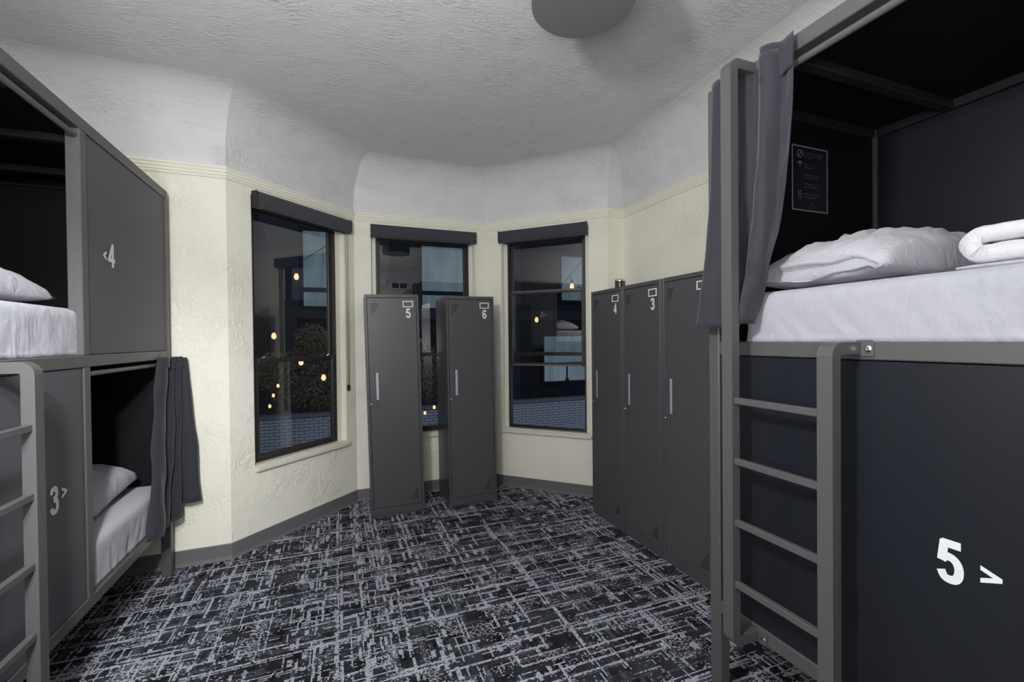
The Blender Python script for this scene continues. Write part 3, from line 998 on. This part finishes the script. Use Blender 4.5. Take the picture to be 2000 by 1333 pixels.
lock_info = [
    ('5', (.459-.02, 3.775, 0), (0, -1.1, -2.0), 'dark locker number 5, nearest the bay window with a cord holder'),
    ('6', (1.080, 3.779, 0), (0, -.45, .3), 'dark locker number 6 standing before the middle window'),
    ('4', (1.925, 3.204-LW/2-.001, 0), (0, 0, -90), 'dark locker number 4 with a small jar on its top'),
    ('3', (1.925, 3.204-LW*1.5-.003, 0), (0, 0, -90), 'dark locker number 3 in the middle of the row of three'),
    ('2', (1.925, 3.204-LW*2.5-.009, 0), (0, 0, -90), 'dark locker number 2 next to the bunk with the tall ladder'),
]
roots = []
for k, (num, loc, rot, label) in enumerate(lock_info):
    r = proto if k == 0 else copy_tree(proto)
    roots.append(r)
for r, (num, loc, rot, label) in zip(roots, lock_info):
    r.location = loc
    r.rotation_euler = tuple(math.radians(a) for a in rot)
    tag(r, label, 'locker', 'steel lockers')
    door = [o for o in bpy.data.objects if o.parent == r and o.name.startswith('door')][0]
    glyph('numeral', num, (d1-.084, .0008, 1.606), (1, 0, 0), .078, door, M['white_vinyl'], .17, .92)

# amber jar with a metal lid on locker 4
jar = empty('jar', (2.10, 3.05, 1.80))
tag(jar, 'small dark glass jar with a metal lid on top of locker 4', 'jar')
mb = MB(); mb.lathe([(.036, 0), (.040, .004), (.041, .065), (.039, .07), (.034, .07)], 24); mb.build('glass_body', M['amber'], jar, True)
mb = MB(); mb.lathe([(.042, .07), (.043, .073), (.043, .088), (.040, .092), (0, .093)], 24); mb.build('lid', M['chrome'], jar, True)

# ------------------------------------------------------------------ lamp, outlet, wall fittings
lamp = empty('ceiling_lamp', (.924, 1.578, 2.755))
tag(lamp, 'drum ceiling lamp with a grey frosted underside, switched off', 'lamp')
mb = MB(); mb.lathe([(.201, .004), (.205, .004), (.205, .225), (.201, .225), (.201, .004)], 64); mb.build('drum_shade', M['shade'], lamp, True)
mb = MB(); mb.lathe([(0, -.004), (.2045, -.004), (.2045, .004), (0, .004)], 64); mb.build('diffuser', M['diffuser'], lamp)
mb = MB(); mb.lathe([(.012, .19), (.012, .225), (.055, .228), (.06, .244), (0, .244)], 24); mb.build('stem', M['black'], lamp, True)
mb = MB()
for k in range(3):
    a = k*2*math.pi/3
    mb.tube([(0, 0, .195), (.202*math.cos(a), .202*math.sin(a), .195)], .003, 6)
mb.build('spider', M['black'], lamp)

a, b, u, n = seg(3)
op = a+u*.652+Vector((0, 0, .425))+n*.001
outlet = empty('wall_outlet', op, (0, 0, math.atan2(u.y, u.x)))
tag(outlet, 'white double power outlet low on the wall between lockers 5 and 6', 'outlet')
mb = MB().box((-.060, -.006, -.037), (.060, 0, .037), .002); mb.build('cover_plate', M['white_plastic'], outlet)
for x in (-.030, .030):
    mb = MB().box((x-.020, -.008, -.016), (x+.020, -.0055, .016), .002); s_ = mb.build('socket', M['white_plastic'], outlet)
    mb = MB()
    mb.box((x-.012, -.0086, .004), (x-.003, -.0078, .0065)); mb.box((x-.012, -.0086, -.0065), (x-.003, -.0078, -.004)); mb.box((x+.006, -.0086, -.003), (x+.012, -.0078, .003))
    mb.build('slots', M['hole'], s_)
# fittings high on the wall behind (they show as reflections in the panes)
det = empty('detector', (1.13, -1.73, 2.745))
tag(det, 'white square detector high on the wall, mirrored in the middle window', 'detector')
mb = MB().box((-.08, 0, -.075), (.08, .04, .075), .02); mb.build('cover', M['white_plastic'], det)
ven = empty('air_vent', (1.49, -1.742, 2.69))
tag(ven, 'white air vent with two openings, mirrored in the middle window', 'vent')
mb = MB()
mb.box((-.19, 0, .08), (.19, .02, .105)); mb.box((-.19, 0, -.105), (.19, .02, -.08)); mb.box((-.19, 0, -.08), (-.165, .02, .08)); mb.box((.165, 0, -.08), (.19, .02, .08)); mb.box((-.012, 0, -.08), (.012, .02, .08))
mb.build('grille_frame', M['white_plastic'], ven)
mb = MB().box((-.165, 0, -.08), (.165, .004, .08)); mb.build('grille_back', M['shade'], ven)
# door in the wall behind the camera
dr = empty('door_1', (-.9, -1.748, 0)); tag(dr, kind='structure')
mb = MB().box((-.42, 0, .01), (.42, .03, 2.05), .003); dd = mb.build('door_leaf', M['panel'], dr)
mb = MB(); mb.box((-.50, 0, 0), (-.425, .035, 2.12)); mb.box((.425, 0, 0), (.50, .035, 2.12)); mb.box((-.425, 0, 2.055), (.425, .035, 2.12)); mb.build('door_casing', M['trim'], dr)
mb = MB(); mb.tube([(.34, .03, 1.0), (.34, .07, 1.0), (.22, .07, 1.0)], .009, 8); mb.build('door_handle', M['chrome'], dd)

# ------------------------------------------------------------------ notice inside the right upper berth
def notice():
    yb = 1.38-.035
    root = empty('notice', (1.885, yb-.001, 2.09))
    tag(root, 'black laminated notice with a silver border inside the upper berth', 'notice')
    hw, hh = .109, .137
    mb = MB().box((-hw, -.0015, -hh), (hw, 0, hh)); mb.build('sheet', M['poster'], root)
    y = -.0022
    mb = MB(); t = .005
    for p in (((-hw, -hh), (hw, -hh+t)), ((-hw, hh-t), (hw, hh)), ((-hw, -hh+t), (-hw+t, hh-t)), ((hw-t, -hh+t), (hw, hh-t))):
        mb.box((p[0][0], y, p[0][1]), (p[1][0], -.0014, p[1][1]))
    mb.build('border', M['poster_line'], root)
    def rib(mb, pts, w):
        ribbon(mb, pts, w, lambda p: Vector((p.x, y, p.y)))
    mb = MB()
    cx, cz = -.062, .102
    rib(mb, [(cx+.0155*math.cos(k*math.pi/14), cz+.0155*math.sin(k*math.pi/14)) for k in range(29)], .0035)
    rib(mb, [(cx-.010, cz-.010), (cx+.010, cz+.010)], .0035)
    cz = .052
    for r in (.006, .012, .018):
        rib(mb, [(cx+r*math.cos(an), cz+r*math.sin(an)) for an in [math.radians(45+9*k) for k in range(11)]], .0032)
    rib(mb, [(cx-.0025, cz-.003), (cx+.0025, cz-.003)], .005)
    # bed-linen icon
    cz = -.068
    for q in (((-.008, -.016), (.008, -.016)), ((-.008, .016), (.008, .016)), ((-.008, -.016), (-.008, .016)), ((.008, -.016), (.008, .016)), ((-.008, .004), (.008, -.002))):
        rib(mb, [(cx+q[0][0], cz+q[0][1]), (cx+q[1][0], cz+q[1][1])], .002)
    mb.build('icons', M['poster_line'], root)
    lines = [(.112, 'NO SMOKING INSIDE THE'), (.101, 'ROOM. SMOKING AREA'), (.090, 'IS OUTSIDE'), (.062, 'WIFI:'), (.050, 'PASSWORD:'),
             (.020, 'SCAN QR CODE TO'), (.008, 'ACCESS GUEST INFO'), (-.020, 'INTERESTED IN TOURS?'), (-.032, 'ASK AT RECEPTION'), (-.062, 'BEDS ARE CHANGED'), (-.074, 'UPON REQUEST')]
    bmx = MB()
    for z, s in lines:
        cu = bpy.data.curves.new('txt', 'FONT'); cu.body = s; cu.size = .0098; cu.resolution_u = 1
        o = bpy.data.objects.new('txt', cu)
        COL.objects.link(o)
        me = bpy.data.meshes.new_from_object(o)
        me.transform(Matrix.Translation((-.038, y, z-.006)) @ Matrix.Rotation(math.pi/2, 4, 'X'))
        bmx.bm.from_mesh(me)
        bpy.data.objects.remove(o); bpy.data.curves.remove(cu); bpy.data.meshes.remove(me)
    rib(bmx, [(.012+.010*math.cos(k*math.pi/10), -.112+.010*math.sin(k*math.pi/10)) for k in range(2, 19)], .0014)
    bmx.build('lettering', M['poster_dim'], root)
notice()

# ------------------------------------------------------------------ outside: parapet, building, tree, string lights
par = empty('parapet', (3, 12, 0))
tag(par, 'white painted brick parapet with a stone coping outside the windows', 'wall')
def inpar(mb): bmesh.ops.transform(mb.bm, matrix=Matrix.Translation((-3, -12, 0)), verts=mb.bm.verts); return mb
inpar(MB().box((-6, 12.012, -3.2), (12, 12.25, -.42))).build('core', M['mortar'], par)
for k in range(9):
    inpar(MB().box((-6+2*k+.004, 11.96, -.418), (-4+2*k-.004, 12.28, -.335), .006)).build('coping_stone', M['cap'], par)
BW, BH, BJ = .205, .066, .011
bme = MB().box((0, 0, 0), (BW, .014, BH), .003)
bproto = bme.build('brick', M['brick'], par)
spots = []
for row in range(16):
    z = -.425-(row+1)*(BH+BJ)
    x = -3.4+(row % 2)*(BW+BJ)/2
    while x < 8.4:
        spots.append((x, z, row)); x += BW+BJ
vis = [q for q in spots if (-2.05 < q[0] < -.02 and q[2] < 13) or (1.65 < q[0] < 2.35 and q[2] < 13) or (4.35 < q[0] < 7.0 and q[2] < 12)]
vis = vis[:300]
vset = set(vis)
for k, (x, z, row) in enumerate(vis):
    o = bproto if k == 0 else bproto.copy()
    if k: COL.objects.link(o)
    o.parent = par
    o.location = (x-3, random.uniform(-.003, .001), z)
mb = MB()
for q in spots:
    if q not in vset:
        mb.box((q[0]-3, random.uniform(-.003, .001), q[1]), (q[0]-3+BW, .014, q[1]+BH))
tag(mb.build('brickwork', M['brick'], par), kind='stuff')

bl = empty('building', (3, 14.3, -3))
tag(bl, 'dark building across the courtyard with lit teal curtained windows', 'building')
def inb(mb): bmesh.ops.transform(mb.bm, matrix=Matrix.Translation((-3, -14.3, 3)), verts=mb.bm.verts); return mb
inb(MB().box((-8, 14.3, -3), (16, 14.8, 9))).build('facade_wall', M['facade'], bl)
inb(MB().box((-8, 14.24, 2.10), (16, 14.3, 2.42))).build('floor_band', M['facade2'], bl)
inb(MB().box((-8, 14.24, 5.05), (16, 14.3, 5.35))).build('floor_band', M['facade2'], bl)
for x in (-4.6, -1.45, 1.05, 5.4, 9.2):
    inb(MB().box((x-.35, 14.22, -3), (x+.35, 14.3, 2.1), .01)).build('pier', M['facade2'], bl)
    inb(MB().box((x-.6, 14.25, 2.42), (x+.42, 14.3, 5.05), .01)).build('wall_panel', M['facade2'], bl)
def bwin(x0, x1, z0, z1, rails):
    f = MB()
    t = .07
    f.box((x0-t, 14.2, z0-t), (x1+t, 14.3, z0)); f.box((x0-t, 14.2, z1), (x1+t, 14.3, z1+t)); f.box((x0-t, 14.2, z0), (x0, 14.3, z1)); f.box((x1, 14.2, z0), (x1+t, 14.3, z1))
    for z in rails: f.box((x0, 14.22, z), (x1, 14.3, z+.13))
    fo = inb(f).build('window', M['facade'], bl)
    zs = [z0]+[q for z in rails for q in (z, z+.13)]+[z1]
    for k in range(0, len(zs), 2):
        inb(MB().box((x0, 14.26, zs[k]), (x1, 14.28, zs[k+1]))).build('pane', M['lit_pane'], fo)
bwin(-.93, .75, 2.45, 4.62, [2.86])
bwin(2.46, 4.2, 2.45, 4.40, [2.86])
bwin(7.35, 9.0, 2.80, 4.35, [])
bwin(6.65, 8.6, -.05, 1.52, [])
# glass balustrade with slim posts before the lower window
ba = empty('balustrade', (7, 13.2, -.4))
tag(ba, 'black post balustrade before the lower lit window across the courtyard', 'railing')
mb = MB()
mb.box((-2.8, -.02, 1.02), (2.6, .02, 1.06)); mb.build('top_rail', M['wire'], ba)
for x in (-2.6, -1.3, .0, 1.3, 2.5):
    mb = MB(); mb.box((x-.02, -.02, -2.5), (x+.02, .02, 1.02)); mb.box((x-.05, -.03, .45), (x+.05, .03, .53)); mb.build('post', M['wire'], ba)

tree = empty('tree', (-.75, 12.9, -2.5))
tag(tree, 'small leafy olive tree beyond the parapet, seen through the bay window', 'tree')
mb = MB(); mb.tube([(0, 0, 0), (.05, 0, 1.2), (-.02, .05, 2.4)], [.09, .07, .05], 8); mb.tube([(.04, 0, 1.6), (.5, .1, 2.8), (.8, .1, 3.4)], [.05, .035, .015], 6); mb.tube([(.0, 0, 1.9), (-.5, .05, 3.0), (-.7, .1, 3.5)], [.05, .035, .015], 6)
mb.build('trunk', M['bark'], tree)
def foliage(root, blobs, n, size):
    bm = bmesh.new()
    for _ in range(n):
        c, r = random.choice(blobs)
        while True:
            p = Vector((random.uniform(-1, 1), random.uniform(-1, 1), random.uniform(-1, 1)))
            if .3 < p.length < 1: break
        p = Vector(c)+Vector((p.x*r[0], p.y*r[1], p.z*r[2]))
        a = Vector((random.gauss(0, 1), random.gauss(0, 1), random.gauss(0, 1))).normalized()
        b_ = a.orthogonal().normalized()
        s_ = size*random.uniform(.6, 1.3)
        bm.faces.new([bm.verts.new(p+q) for q in (a*s_, b_*s_*.4, -a*s_, -b_*s_*.4)])
    me = bpy.data.meshes.new('foliage'); bm.to_mesh(me); bm.free()
    me.materials.append(M['leaf'])
    o = bpy.data.objects.new('foliage', me); COL.objects.link(o); o.parent = root
    tag(o, kind='stuff')
foliage(tree, [((-.3, 0, 3.0), (.85, .4, .75)), ((.55, .0, 3.1), (.75, .4, .8)), ((.1, 0, 3.9), (.45, .3, .5)), ((.3, 0, 2.6), (.9, .4, .5)), ((-.8, 0, 3.2), (.45, .3, .5))], 5200, .055)
bush = empty('bush', (2.3, 12.9, -1.2))
tag(bush, 'leafy bush beyond the parapet, seen in the gap between lockers 5 and 6', 'bush')
mb = MB(); mb.tube([(0, 0, -1.2), (.02, 0, .8), (0, .02, 1.8)], [.06, .04, .02], 6); mb.build('stem', M['bark'], bush)
foliage(bush, [((0, 0, 1.7), (.75, .35, .8)), ((.5, 0, 1.4), (.6, .3, .6))], 2000, .05)

bulb_me = None
def string_light(label, pts, bulbs):
    global bulb_me
    root = empty('string_light', pts[0])
    tag(root, label, 'string light')
    o0 = Vector(pts[0])
    P2 = [Vector(p)-o0 for p in pts]
    fine = []
    for a, b in zip(P2, P2[1:]):
        for k in range(6):
            t = k/6
            fine.append(a.lerp(b, t)-Vector((0, 0, .10*(b-a).length*.35*t*(1-t)*4*.5)))
    fine.append(P2[-1])
    mb = MB(); mb.tube(fine, .005, 5); mb.build('cord', M['wire'], root)
    for q in bulbs:
        c = Vector(q)-o0
        near = min(fine, key=lambda v: (v-c-Vector((0, 0, .14))).length)
        mb = MB(); mb.tube([near, c+Vector((0, 0, .075))], .004, 5); mb.lathe([(.014, .042), (.016, .05), (.016, .085), (.008, .092)], 10, c)
        mb.build('socket', M['wire'], root)
        mb = MB(); mb.lathe([(0, -.042), (.018, -.036), (.029, -.015), (.030, .0), (.024, .022), (.014, .042)], 14, c)
        mb.build('bulb', M['bulb'], root, True)
string_light('string of warm filament bulbs crossing outside the cord-holder window', [(-2.1, 3.6, 2.9), (-.90, 6.4, 1.72), (-.47, 6.6, 1.34), (-.18, 6.7, 1.12), (1.5, 10.0, 1.0), (3.0, 14.28, 2.3)],
             [(-.78, 6.5, 1.50), (-.468, 6.5, 1.154), (-.198, 6.5, .942)])
string_light('high string of bulbs against the upper lit window outside', [(-3.2, 14.28, 3.0), (-.56, 6.5, 2.40), (.6, 4.42, 2.9)], [(-.507, 6.5, 2.271)])
string_light('far string of small bulbs above the parapet outside', [(-.5, 14.28, 2.0), (-1.25, 11, .60), (-1.35, 11, .39), (-1.42, 11, .16), (-1.7, 12.0, -.34)],
             [(-1.255, 11, .468), (-1.347, 11, .261), (-1.42, 11, .031)])
string_light('diagonal string of bulbs outside the open sash window', [(2.55, 3.45, 3.05), (3.12, 4.9, 2.80), (3.081, 5.2, 2.56), (3.04, 5.7, 2.28), (2.86, 6.45, 1.86), (2.72, 7.3, 1.47), (1.86, 9.5, .16), (1.75, 10.0, -.02), (1.2, 12.0, -.34)],
             [(3.058, 5.6, 2.158), (2.87, 6.4, 1.726), (2.745, 7.2, 1.333), (1.865, 9.5, .005), (1.756, 10.0, -.182)])
